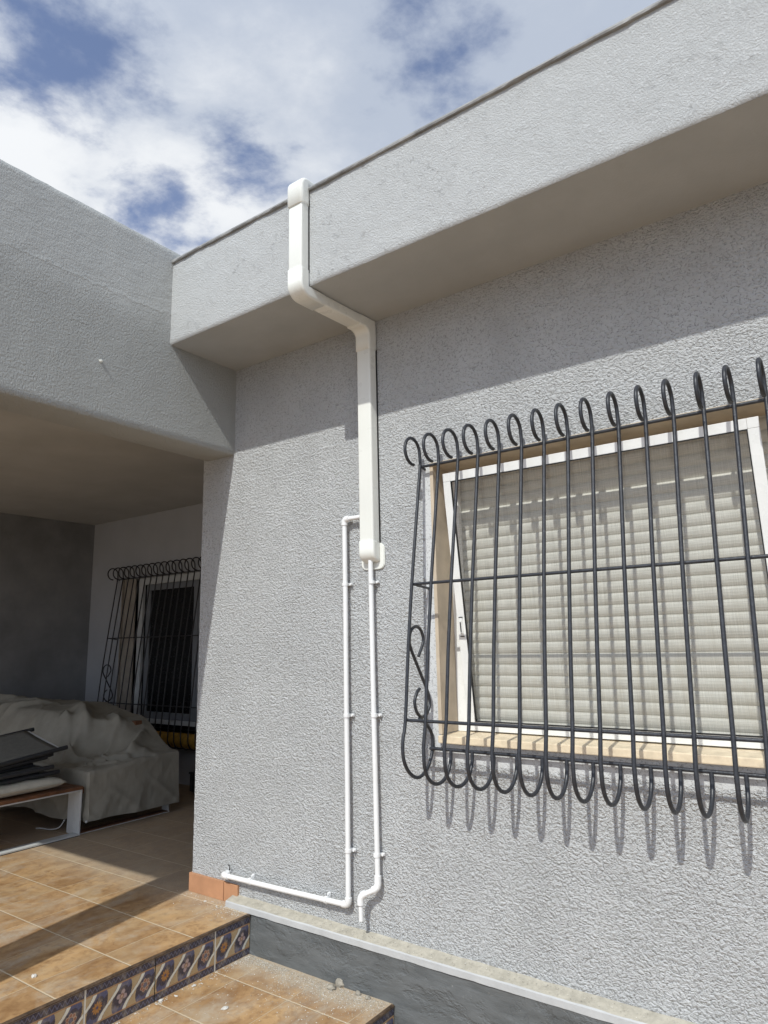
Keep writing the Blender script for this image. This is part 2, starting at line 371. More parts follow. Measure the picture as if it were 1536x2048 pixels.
# decorated risers -------------------------------------------------
def tile_colors(U, V):
    """painted majolica pattern; U 0..1 across, V 0..1 up"""
    H, W = U.shape
    C = np.zeros((H, W, 3)); cream = np.array((.38, .285, .16)); C[:] = cream
    # crackle veins
    rs = np.sin(U*61+3*np.sin(V*17))*np.sin(V*43+4*np.sin(U*23)); C[np.abs(rs) < .05] = (.36, .22, .10)
    x = U*.31; y = V*.16
    navy = np.array((.014, .017, .045)); mid = np.array((.045, .060, .135)); brown = np.array((.30, .13, .05)); white = np.array((.62, .62, .55))
    for k in range(-1, 4):
        cx = .31*(k+.5)/3; sx = x-cx-(y-.08)*.32
        r = (sx/.0395)**2+((y-.08)/.056)**2
        m = r < 1; C[m] = navy
        hl = m & (np.abs(np.sin(np.arctan2(y-.08, sx))) > .72) & (r > .38); C[hl] = C[hl]*.5+mid*.9
        fx = x-cx-(y-.08)*.16; fy = y-.08; rr = np.hypot(fx, fy); th = np.arctan2(fy, fx); kk = k % 3
        if kk == 0:
            pet = (rr < .021*(.86+.14*np.cos(11*th))) & m; C[pet] = (.34, .145, .03)
            C[pet & (np.abs(np.cos(5.5*th)) < .25)] = (.10, .05, .03); C[rr < .005] = (.05, .05, .12)
        elif kk == 1:
            pet = (rr < .023*np.abs(np.cos(2*th+.4))**.5) & m; C[pet] = (.32, .24, .26)
            C[pet & (rr < .010)] = (.20, .09, .07); C[rr < .004] = (.45, .3, .2)
        else:
            for q in range(7):
                dx = fx-.0155*math.cos(q*2*math.pi/7); dy = fy-.0155*math.sin(q*2*math.pi/7); d = np.hypot(dx, dy)
                C[(d < .0072) & m] = (.40, .30, .24); C[(d < .0055) & m] = (.22, .065, .035)
            C[(rr < .006)] = (.06, .07, .16)
    for k in range(-1, 4):           # white ribbons crossing between the medallions
        cx = .31*(k+1.0)/3; t = (y-.08)/.052
        cxl = cx+.036*np.sin(np.clip(t, -1, 1)*math.pi/2)+.006*t
        w = .0088
        m = (np.abs(x-cxl) < w) & (np.abs(t) < 1.05); C[m] = white
        e = (np.abs(np.abs(x-cxl)-w) < .0011) & (np.abs(t) < 1.05); C[e] = (.12, .08, .07)
    for v0 in (.095, .905):
        vv = np.abs(V-v0); C[vv < .115] = brown; C[vv < .098] = cream*.9; C[vv < .082] = navy
        tri = np.abs(((U*16) % 1)-.5)*2; z = np.abs((V-v0)/.088-(tri-.5)*1.1) < .17
        C[(vv < .08) & z] = mid*1.5
        z2 = np.abs((V-v0)/.088-(tri-.5)*1.1) < .07; C[(vv < .08) & z2] = (.16, .18, .24)
    C[(U < .011) | (U > .989)] = (.66, .64, .58); C[(V < .012) | (V > .985)] = (.50, .42, .32)
    return C
def tile_mesh(y_len, x, z0, z1, step=.0016):
    nu = int(y_len/step); nv = int((z1-z0)/step)
    u = np.linspace(0, y_len/.314, nu+1); v = np.linspace(0, 1, nv+1); U, V = np.meshgrid(u, v)
    co = np.stack([np.full(U.shape, 0.0), U*.314, V*(z1-z0)], -1).reshape(-1, 3)
    i = np.arange((nu+1)*(nv+1)).reshape(nv+1, nu+1)
    f = np.stack([i[:-1, :-1], i[:-1, 1:], i[1:, 1:], i[1:, :-1]], -1).reshape(-1, 4)
    me = bpy.data.meshes.new('decorated_tile'); me.from_pydata(co.tolist(), [], f.tolist())
    # back and side faces give the tile its thickness
    C = tile_colors(U, V).reshape(-1, 3)
    a = me.color_attributes.new('Col', 'FLOAT_COLOR', 'POINT')
    a.data.foreach_set('color', np.concatenate([C, np.ones((len(C), 1))], 1).astype(np.float32).ravel())
    me.materials.append(M_deco); me.update()
    return me
def riser(x, z0, z1, joints, wall_y, lab):
    t = thing('step_riser', lab, 'step riser', (x, 0, z0))
    full = tile_mesh(.310, 0, z0, z1); part = tile_mesh(abs(joints[0]-wall_y)-.003, 0, z0, z1)
    for k, j in enumerate(joints):
        o = bpy.data.objects.new('decorated_tile', part if k == 0 else full); col.objects.link(o); o.parent = t
        o.location = (.006, j+.0025, 0)
        sm = o.modifiers.new('s', 'SOLIDIFY'); sm.thickness = .006; sm.offset = -1 if full.polygons[0].normal.x > 0 else 1
    bm = bmesh.new(); box(bm, 0, .0055, joints[-1], wall_y, -.0, z1-z0); obj('grout_bed', bm, M_dirt, t)
    # worn unglazed edge of the tread above
    n = 240; L = wall_y-joints[-1]; vs = []; fs = []
    prof = [(-.004, .0005), (.008, .0008), (.0105, -.003), (.0105, -.006), (.0075, -.0085), (-.002, -.0085)]
    for i in range(n+1):
        y = joints[-1]+L*i/n
        for (a, b_) in prof:
            w = .0011*noise.noise((y*60, a*90, b_*200)); vs.append((a+w, y, (z1-z0)+b_+.0075+w*.6))
    k = len(prof)
    for i in range(n):
        for j in range(k-1): fs.append((i*k+j, i*k+j+1, (i+1)*k+j+1, (i+1)*k+j))
    obj('tread_edge', pyme('tread_edge', vs, fs), M_edge, t)
    return t
riser(.2226, LZ, FZ-.0075, [-.265, -.579, -.885, -1.199, -1.513, -1.827], -.056, 'upper step riser of blue and brown majolica tiles, beside the landing')
riser(1.044, GZ+.004, LZ-.0075, [-.262, -.576, -.890, -1.204], -.056, 'lower step riser of majolica tiles, its top corner just in frame at the bottom')

# ---------------------------------------------------------------- house
house = thing('house', 'pale grey rendered house with deep eave, covered porch and shuttered window', 'house', (0, 0, FZ))
house.location = (0, 0, 0)
WX0, WX1, WZ0, WZ1 = 1.285, 2.845, .778, 1.918      # window opening
# main wall with its window hole, finely gridded and slightly uneven
def wall_panel(x0, x1, z0, z1, hole=None, step=.02):
    xs = sorted(set([round(x0+i*step, 4) for i in range(int((x1-x0)/step)+1)]+[x1]+([hole[0], hole[1]] if hole else [])))
    zs = sorted(set([round(z0+i*step, 4) for i in range(int((z1-z0)/step)+1)]+[z1]+([hole[2], hole[3]] if hole else [])))
    vs = []; idx = {}; fs = []
    for i, x in enumerate(xs):
        for j, z in enumerate(zs):
            e = .0022*noise.noise((x*2.1, z*2.3, 1)) + .0012*noise.noise((x*7, z*7, 5))
            ex = .0035*noise.noise((z*28, 3, 7)) if i == 0 else 0
            idx[i, j] = len(vs); vs.append((x+ex, -abs(e), z))
    for i in range(len(xs)-1):
        for j in range(len(zs)-1):
            if hole and xs[i] >= hole[0]-1e-6 and xs[i+1] <= hole[1]+1e-6 and zs[j] >= hole[2]-1e-6 and zs[j+1] <= hole[3]+1e-6: continue
            fs.append((idx[i, j], idx[i+1, j], idx[i+1, j+1], idx[i, j+1]))
    return vs, fs
vs, fs = wall_panel(-.26, 7.0, -.05, ZS, (WX0, WX1, WZ0-.03, WZ1))
o = obj('wall', pyme('wall', vs, fs), M_wall, house, smooth=True)
bm = bmesh.new(); box(bm, -.2597, -.05, .003, BW+.3, FZ-.05, 2.56); obj('porch_side_wall', bm, M_wall, house)
bm = bmesh.new()
box(bm, -.05, WX0-.0, .012, .25, -.2, 2.7); box(bm, WX1, 7, .012, .25, -.2, 2.7); box(bm, WX0, WX1, .012, .25, WZ1+.03, 2.7); box(bm, WX0, WX1, .012, .25, -.2, WZ0-.06)
obj('wall_core', bm, M_inside, house)
# eave: fascia, soffit, coping
def fascia(x0, x1):
    step = .02; n = int((x1-x0)/step); zl = [ZS, ZS+.006, ZS+.02]+[ZS+.04+i*.0425 for i in range(10)]+[ZT-.018, ZT]
    vs = []; fs = []
    for i in range(n+1):
        x = x0+(x1-x0)*i/n
        e0 = .004*noise.noise((x*9, 0, 2))+.0025*noise.noise((x*31, 0, 2))
        for j, z in enumerate(zl):
            y = -PF-.0009*noise.noise((x*3, z*4, 9))
            zz = z
            if j == 0: zz = z; y += .007
            if j == 1: zz += e0*.5; y += .0015
            vs.append((x, y, zz))
    m = len(zl)
    for i in range(n):
        for j in range(m-1): fs.append((i*m+j, (i+1)*m+j, (i+1)*m+j+1, i*m+j+1))
    return pyme('fascia', vs, fs)
obj('fascia', fascia(-.0, 7.0), M_fascia, house, smooth=True)
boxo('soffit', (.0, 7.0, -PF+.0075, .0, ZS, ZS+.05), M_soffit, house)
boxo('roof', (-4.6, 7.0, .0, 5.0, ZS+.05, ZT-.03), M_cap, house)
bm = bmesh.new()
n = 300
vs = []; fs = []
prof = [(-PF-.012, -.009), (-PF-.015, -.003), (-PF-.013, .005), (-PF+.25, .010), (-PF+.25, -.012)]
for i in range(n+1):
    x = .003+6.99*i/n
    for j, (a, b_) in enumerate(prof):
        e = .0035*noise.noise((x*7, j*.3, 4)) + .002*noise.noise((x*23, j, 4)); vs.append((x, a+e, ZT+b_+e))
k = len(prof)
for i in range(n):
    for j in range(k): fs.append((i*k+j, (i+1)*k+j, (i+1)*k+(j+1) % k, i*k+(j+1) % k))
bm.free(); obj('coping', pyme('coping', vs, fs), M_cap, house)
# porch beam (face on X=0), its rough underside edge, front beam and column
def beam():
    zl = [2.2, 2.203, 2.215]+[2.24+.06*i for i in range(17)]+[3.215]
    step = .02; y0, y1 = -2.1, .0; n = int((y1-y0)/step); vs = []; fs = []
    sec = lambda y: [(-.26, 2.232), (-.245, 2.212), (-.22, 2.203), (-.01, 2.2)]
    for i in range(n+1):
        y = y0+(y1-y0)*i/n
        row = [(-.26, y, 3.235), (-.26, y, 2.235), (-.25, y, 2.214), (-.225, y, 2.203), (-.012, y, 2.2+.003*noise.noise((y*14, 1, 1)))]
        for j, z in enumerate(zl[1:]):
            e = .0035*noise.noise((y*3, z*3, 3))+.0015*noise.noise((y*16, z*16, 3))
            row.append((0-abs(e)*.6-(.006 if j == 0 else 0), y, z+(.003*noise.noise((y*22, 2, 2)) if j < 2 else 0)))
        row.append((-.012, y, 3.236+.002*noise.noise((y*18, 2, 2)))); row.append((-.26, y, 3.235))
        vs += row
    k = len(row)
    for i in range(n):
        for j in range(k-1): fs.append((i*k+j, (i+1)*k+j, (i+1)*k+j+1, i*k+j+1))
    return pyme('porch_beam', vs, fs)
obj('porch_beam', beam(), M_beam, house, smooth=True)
boxo('porch_column', (-.238, -.001, -1.80, -1.50, FZ, 2.21), M_beam, house)
boxo('front_beam', (LW-.2, -.2605, -2.1, -1.86, 2.2, 3.235), M_beam, house)
boxo('porch_ceiling', (LW-.2, -.2605, -1.86, BW+.2, 2.52, 2.66), M_ceil, house)
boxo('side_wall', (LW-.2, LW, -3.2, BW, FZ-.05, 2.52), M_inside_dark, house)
W2 = (-3.66, -1.55, .36, 1.86)
bm = bmesh.new()
for b_ in ((LW, W2[0], BW, BW+.22, FZ-.05, 2.52), (W2[1], -.2605, BW, BW+.22, FZ-.05, 2.52), (W2[0], W2[1], BW, BW+.22, W2[3], 2.52), (W2[0], W2[1], BW, BW+.22, FZ-.05, W2[2])): box(bm, *b_)
obj('back_wall', bm, M_inside, house)
# small filler screw and patch on the beam
bm = bmesh.new(); tube(bm, [(.0, 0, 0), (.006, 0, 0)], .008, 10); tube(bm, [(.006, 0, 0), (.014, -.001, -.002)], [.004, .003], 8)
o = obj('wall_plug', bm, M_white, house); o.location = (-.0, -.835, 2.479)
# ledge and slate plinth
def ledge():
    n = 340; vs = []; fs = []
    for i in range(n+1):
        x = .06+6.9*i/n
        e = lambda s, a=.004: a*noise.noise((x*11, s, 6))+a*.5*noise.noise((x*37, s, 6))
        row = [(x, .004, -.041+e(1, .003)), (x, -.012+e(2), -.047+e(3, .003)), (x, -.034+e(4), -.053+e(8, .002)), (x, -.0535+e(5, .0018), -.0585+e(5, .0018)),
               (x, -.0575+e(6, .001), -.063), (x, -.0575+e(6, .0012), FZ+e(7, .002)), (x, -.04, FZ-.004)]
        vs += row
    k = 7
    for i in range(n):
        for j in range(k-1): fs.append((i*k+j, i*k+j+1, (i+1)*k+j+1, (i+1)*k+j))
    mi = [(0 if j < 3 else 1) for i in range(n) for j in range(k-1)]
    return pyme('ledge', vs, fs, mi)
obj('ledge', ledge(), [M_dirt, M_ledge], house)
def plinth():
    n, m = 230, 12; vs = []; fs = []
    x0, x1 = .0, 7.0
    for i in range(n+1):
        for j in range(m+1):
            x = x0+(x1-x0)*i/n; z = GZ-.05+(FZ-.002-GZ+.05)*j/m
            y = -.052-.006*noise.noise((x*3, z*7, 2))-.004*abs(noise.noise((x*9+z*6, z*14, 2)))
            vs.append((x, y, z))
    for i in range(n):
        for j in range(m): a = i*(m+1)+j; fs.append((a, a+m+1, a+m+2, a+1))
    return pyme('plinth', vs, fs)
obj('plinth', plinth(), M_slate, house)
# skirting: one and a bit terracotta tiles round the corner
bm = bmesh.new(); box(bm, -.272, -.008+.0, -.013, .003, FZ, .003, .0025); box(bm, -.0045, .094, -.0125, .003, FZ, .001, .0025)
obj('skirting', bm, M_terra, house)
bm = bmesh.new(); box(bm, -.272, -.2602, .0045, BW, FZ, .003, .002); obj('skirting', bm, M_terra, house)

# ---- front window: jambs, sill, shutter, tilted insect screen
win = obj('window', None, None, house) if False else None
def window_front():
    w = bpy.data.objects.new('window', None); col.objects.link(w); w.parent = house
    # reveals
    bm = bmesh.new()
    box(bm, WX0-.012, WX0+.004, -.004, .215, WZ0+.002, WZ1); box(bm, WX1-.004, WX1+.012, -.004, .215, WZ0+.002, WZ1)
    bm.free()
    for b_ in ((WX0-.012, WX0+.004, -.004, .215, WZ0+.002, WZ1), (WX1-.004, WX1+.012, -.004, .215, WZ0+.002, WZ1)): boxo('jamb', b_, M_jamb, w)
    bm = bmesh.new(); box(bm, WX0-.014, WX1+.014, -.008, .003, WZ1-.002, WZ1+.014, .002); box(bm, WX0-.008, WX1+.008, .003, .215, WZ1-.001, WZ1+.008)
    obj('lintel_strip', bm, M_jamb, w)
    bm = bmesh.new()
    box(bm, WX0-.004, WX1+.004, -.026, .225, WZ0-.031, WZ0-.0015, .004)
    obj('sill', bm, M_cream, w)
    # roller shutter
    p = .0452; n = 27; prof = []; vs = []; fs = []
    z = WZ0+.004
    while z < WZ1+.04:
        for (a, b_) in ((.0, .006), (.10, .0015), (.3, -.003), (.55, -.0045), (.8, -.0025), (.93, .002), (.97, .006)):
            prof.append((.158+b_*.8, z+a*p))
        z += p
    xs = [WX0+.045, WX1-.045]
    for x in xs:
        for y, zz in prof: vs.append((x, y, zz))
    k = len(prof)
    for j in range(k-1): fs.append((j, k+j, k+j+1, j+1))
    o = obj('shutter', pyme('shutter', vs, fs), M_shutter, w)
    for a, b_ in ((WX0+.004, WX0+.05), (WX1-.05, WX1-.004)): boxo('shutter_guide', (a, b_, .128, .155, WZ0, WZ1), M_alu, w, bev=.002)
    boxo('room_behind', (WX0, WX1, .19, .2, WZ0, WZ1+.03), M_black, w)
    # insect screen, top near the face of the wall, foot set back
    s = bpy.data.objects.new('insect_screen', None); col.objects.link(s); s.parent = w
    A = Vector((1.338, .004, 1.873)); B = Vector((1.338, .142, .784)); L = (B-A).length
    ang = math.atan2((B-A).y, -(B-A).z)
    Wd = 1.228; fw = .037; t = .012
    def place(o): o.parent = w; o.location = A; o.rotation_euler = (ang, 0, 0); return o
    col.objects.unlink(s); bpy.data.objects.remove(s)
    bm = bmesh.new()
    box(bm, 0, fw, -t, 0, -L, -fw, .0015); box(bm, Wd-fw, Wd, -t, 0, -L, -fw-.0, .0015)
    box(bm, fw+.0, Wd-fw, -t, 0, -fw, 0, .0015); box(bm, fw, Wd-fw, -t, 0, -L, -L+fw, .0015)
    box(bm, 0, fw-.0004, -t, 0, -fw+.0006, 0, .0015); box(bm, Wd-fw+.0004, Wd, -t, 0, -fw+.0006, 0, .0015)
    place(obj('screen_frame', bm, M_alu, w))
    bm = bmesh.new(); q = .0035
    for b_ in ((fw, fw+q, -t-.001, -.002, -L+fw, -fw), (Wd-fw-q, Wd-fw, -t-.001, -.002, -L+fw, -fw), (fw+q, Wd-fw-q, -t-.001, -.002, -fw-q, -fw), (fw+q, Wd-fw-q, -t-.001, -.002, -L+fw, -L+fw+q)): box(bm, *b_)
    place(obj('screen_seal', bm, M_rubber, w))
    bm = bmesh.new(); bm.faces.new([bm.verts.new(p_) for p_ in ((fw+q, -.006, -L+fw+q), (Wd-fw-q, -.006, -L+fw+q), (Wd-fw-q, -.006, -fw-q), (fw+q, -.006, -fw-q))])
    place(obj('screen_mesh', bm, M_screen, w))
    bm = bmesh.new(); box(bm, .012, .026, -t-.0045, -t, -.70, -.625, .002)
    box(bm, .015, .023, -t-.009, -t-.0045, -.69, -.635, .001)
    place(obj('pull_handle', bm, M_alu, w))
    bm = bmesh.new(); box(bm, .0165, .0215, -t-.0102, -t-.009, -.683, -.642)
    box(bm, .010, .028, -t-.0045, -t-.0005, -.7045, -.7015); box(bm, .010, .028, -t-.0045, -t-.0005, -.6235, -.6205)
    place(obj('handle_slot', bm, M_rubber, w))
window_front()

def window_back():
    w = bpy.data.objects.new('window', None); col.objects.link(w); w.parent = house
    x0, x1, z0, z1 = W2
    bm = bmesh.new(); box(bm, x0-.01, x0+.004, BW-.004, BW+.16, z0, z1)
    box(bm, x0+.0035, x0+.20, BW+.02, BW+.03, z0, z1); obj('jamb', bm, M_jamb2, w)
    boxo('jamb', (x1-.004, x1+.01, BW-.004, BW+.16, z0, z1), M_jamb2, w)
    boxo('sill', (x0-.03, x1+.03, BW-.03, BW+.16, z0-.035, z0), M_jamb2, w, bev=.003)
    y = BW+.045
    bm = bmesh.new(); f0 = -3.44
    box(bm, f0, f0+.075, y, y+.03, z0+.06, z1, .002); box(bm, f0+.0752, x1, y, y+.03, z1-.07, z1, .002); box(bm, f0+.0752, x1, y, y+.03, z0+.06, z0+.10, .002)
    obj('frame', bm, M_bench, w)
    bm = bmesh.new(); y2 = y+.035
    def fr(a, b_): 
        box(bm, a, a+.065, y2, y2+.03, z0+.10, z1-.07, .002); box(bm, b_-.065, b_, y2, y2+.03, z0+.10, z1-.07, .002)
        box(bm, a+.065, b_-.065, y2, y2+.03, z1-.13, z1-.07, .002); box(bm, a+.065, b_-.065, y2, y2+.03, z0+.10, z0+.165, .002)
    fr(f0+.09, -2.53); fr(-2.525, x1-.02); obj('sash', bm, M_sash, w)
    boxo('pane', (f0+.09, x1-.02, y2+.012, y2+.018, z0+.12, z1-.09), M_glass, w)
    boxo('room_behind', (x0, x1, BW+.17, BW+.18, z0, z1), M_black, w)
window_back()

# ---------------------------------------------------------------- cable duct
def duct():
    t = thing('cable_duct', 'cream white plastic cable duct running down the fascia, under the eave and down the wall', 'cable duct', (.945, 0, 1.5))
    t.location = (0, 0, 0)
    x0, x1 = .908, .988; d = .05; B = -PF-.001
    o = outline_x('duct_section', [(B, ZS+.055), (B, ZT-.055), (B-d, ZT-.055), (B-d, ZS+.055)], x0, x1, M_white, t)
    outline_x('duct_section', [(-PF+.085, ZS-.001), (-.103, ZS-.001), (-.103, ZS-.001-d), (-PF+.085, ZS-.001-d)], x0, x1, M_white, t)
    outline_x('duct_section', [(-.003, ZS-.135), (-.003, 1.60), (-.003-d, 1.60), (-.003-d, ZS-.135)], x0, x1, M_white, t)
    e = .004; a, b_ = x0-e, x1+e; D = d+e
    # outer elbow round the fascia edge
    r = .062
    pts = [(B, ZS+.075), (B-D, ZS+.075)] + arc(B-D+r, ZS-.001-D+r, r, 180, 270, 10) + [(-PF+.10, ZS-.001-D), (-PF+.10, ZS-.001), (B, ZS-.001)]
    outline_x('outer_elbow', pts, a, b_, M_white, t, .011, 4)
    # inner elbow where soffit meets wall
    r = .035
    pts = [(-.118, ZS-.001), (-.118, ZS-.001-D)] + [(p[0], p[1]) for p in arc(-.003-D-r, ZS-.001-D-r, r, 90, 0, 8)] + [(-.003-D, ZS-.155), (-.003, ZS-.155), (-.003, ZS-.001)]
    outline_x('inner_elbow', pts, a, b_, M_white, t, .009, 4)
    # cap over the parapet
    r = .045
    pts = [(B, ZT-.085), (B-D-.002, ZT-.085)] + arc(B-D-.002+r, ZT+.052-r, r, 180, 90, 8) + [(B+.16, ZT+.052), (B+.16, ZT+.012), (B, ZT+.012)]
    outline_x('top_cap', pts, x0-.007, x1+.007, M_white, t, .014, 4)
    # wall exit piece: hood plus rounded flange
    zb = 1.520
    r = .045
    pts = [(-.004, 1.615), (-.004, zb)] + arc(-.004-D+r, zb+r-.004, r, 270, 180, 8) + [(-.004-D, 1.615)]
    outline_x('exit_hood', pts, x0-.004, x1+.004, M_white, t, .013, 4)
    fl = []
    for ch in t.children:          # the run drifts slightly sideways between fascia and wall
        for v in ch.data.vertices:
            k_ = min(1, max(0, -v.co.y/.42)); v.co.x += .005-.026*k_
    cxs, czs, rx, rz, rr = .953, 1.545, .066, .066, .03
    for cx, cz, a0 in ((cxs+rx-rr, czs+.055-rr+.005, 0), (cxs-rx+rr, czs+.055-rr+.005, 90), (cxs-rx+rr, czs-.062+rr, 180), (cxs+rx-rr, czs-.062+rr, 270)):
        for k in range(7): fl.append((cx+rr*math.cos(R(a0+15*k)), cz+rr*math.sin(R(a0+15*k))))
    bm = bmesh.new(); A_ = [bm.verts.new((x, -.001, z)) for x, z in fl]; B_ = [bm.verts.new((x, -.009, z)) for x, z in fl]
    bm.faces.new(A_); fb = bm.faces.new(B_[::-1])
    for i in range(len(fl)): bm.faces.new((A_[i], A_[(i+1) % len(fl)], B_[(i+1) % len(fl)], B_[i]))
    bmesh.ops.recalc_face_normals(bm, faces=bm.faces[:]); bmesh.ops.bevel(bm, geom=list(fb.edges), offset=.003, segments=2, affect='EDGES')
    obj('wall_flange', bm, M_white, t)
    # slim back plate line beside the duct
    bm = bmesh.new(); box(bm, x0+.009, x1+.0075, -.0028, -.0003, 1.60, ZS-.15); obj('back_plate', bm, M_rubber, t)
    bm = bmesh.new(); box(bm, x0-.016, x1-.0185, B+.0002, B+.003, ZS+.06, ZT-.05); obj('back_plate', bm, M_rubber, t)
duct()

# ---------------------------------------------------------------- drain pipes
def elbow(p, d1, d2, r=.0155, L=.030):
    """short fitting: two sockets meeting in a curve"""
    p = Vector(p); d1 = Vector(d1); d2 = Vector(d2); pts = []
    a = p+d1*L; b = p+d2*L
    pts.append(a); 
    for k in range(9):
        t_ = k/8; q = (1-t_)**2*(p+d1*L*.7)+2*t_*(1-t_)*p+t_*t_*(p+d2*L*.7); pts.append(q)
    pts.append(b); return pts
def clip(t, p, axis, r=.0115):
    """saddle clip gripping a pipe, lug with screw to one side"""
    bm = bmesh.new(); p = Vector(p)
    if axis == 'z':
        tube(bm, [p+Vector((0, 0, -.007)), p+Vector((0, 0, .007))], r+.0035, 14)
        box(bm, p.x+.008, p.x+.026, -.012, -.003, p.z-.006, p.z+.006, .0015); box(bm, p.x-.017, p.x-.007, p.y-.003, -.003, p.z-.0055, p.z+.0055, .001)
        tube(bm, [(p.x+.021, -.020, p.z), (p.x+.021, -.012, p.z)], .005, 10)
        box(bm, p.x-.010, p.x+.012, p.y+.006, -.002, p.z-.006, p.z+.006)
    else:
        tube(bm, [p+Vector((-.007, 0, 0)), p+Vector((.007, 0, 0))], r+.0035, 14)
        box(bm, p.x-.006, p.x+.006, -.012, -.003, p.z+.008, p.z+.026, .0015); box(bm, p.x-.0055, p.x+.0055, p.y-.003, -.003, p.z-.017, p.z-.007, .001)
        tube(bm, [(p.x, -.020, p.z+.021), (p.x, -.012, p.z+.021)], .005, 10)
        box(bm, p.x-.006, p.x+.006, p.y+.006, -.002, p.z-.010, p.z+.012)
    bmesh.ops.recalc_face_normals(bm, faces=bm.faces[:])
    return obj('pipe_clip', bm, M_pipe, t)
Y = -.030
t = thing('drain_pipe', 'thin white pipe leaving the duct side, dropping, then running left along the wall foot', 'pipe', (0, 0, 0))
xa, za, zb = .806, 1.733, .052
z_left = .040
tubeo('pipe_length', [(.917, Y, za), (xa+.015, Y, za)], .0105, M_pipe, t, 14)
tubeo('pipe_length', [(xa, Y, za-.01), (xa+.0015, Y-.001, 1.3), (xa-.0012, Y+.001, .9), (xa+.001, Y-.001, .5), (xa-.002, Y, zb+.01)], .0115, M_pipe, t, 14)
tubeo('pipe_length', [(xa-.01, Y, zb-.001), (.4, Y, .044), (.022, Y, z_left)], .0115, M_pipe, t, 14)
for p_, d1, d2 in (((xa, Y, za), (1, 0, 0), (0, 0, -1)), ((xa-.002, Y, zb), (0, 0, 1), (-1, 0, -.01))):
    tubeo('elbow', elbow(p_, d1, d2), .0152, M_pipe, t, 16)
bm = bmesh.new(); tube(bm, [(.046, Y, z_left), (.020, Y, z_left), (.010, Y+.004, z_left), (.007, Y+.014, z_left), (.007, .001, z_left)], .0155, 16); bmesh.ops.recalc_face_normals(bm, faces=bm.faces[:]); obj('elbow', bm, M_pipe, t)
for z in (1.425, .836, .270): clip(t, (xa, Y, z), 'z')
for x in (.20, .68): clip(t, (x, Y, .042+.012*x), 'x')
bm = bmesh.new(); tube(bm, [(.035, -.012, .062), (.045, -.02, .085), (.04, -.028, .092)], .0025, 6); obj('cable_end', bm, M_rubber, t)
t = thing('drain_pipe', 'thin white pipe dropping straight from the duct end to a kinked outlet', 'pipe', (0, 0, 0))
xb = .958
tubeo('pipe_length', [(xb-.002, Y, 1.56), (xb, Y, 1.0), (xb+.006, Y, .165)], .0115, M_pipe, t, 14)
tubeo('elbow', [(xb+.006, Y, .195), (xb+.006, Y, .165), (xb+.005, Y-.003, .152), (xb-.002, Y-.008, .144), (xb-.012, Y-.014, .139)], .0152, M_pipe, t, 16)
tubeo('pipe_length', [(xb-.005, Y-.011, .140), (xb-.045, Y-.026, .122)], .0112, M_pipe, t, 14)
tubeo('elbow', [(xb-.038, Y-.024, .126), (xb-.052, Y-.029, .119), (xb-.060, Y-.031, .108), (xb-.062, Y-.032, .094), (xb-.062, Y-.032, .080)], .0150, M_pipe, t, 16)
tubeo('pipe_length', [(xb-.062, Y-.032, .088), (xb-.060, Y-.032, .018)], .0095, M_pipe, t, 14)
for z in (1.425, .843, .275): clip(t, (xb+.003, Y, z), 'z')

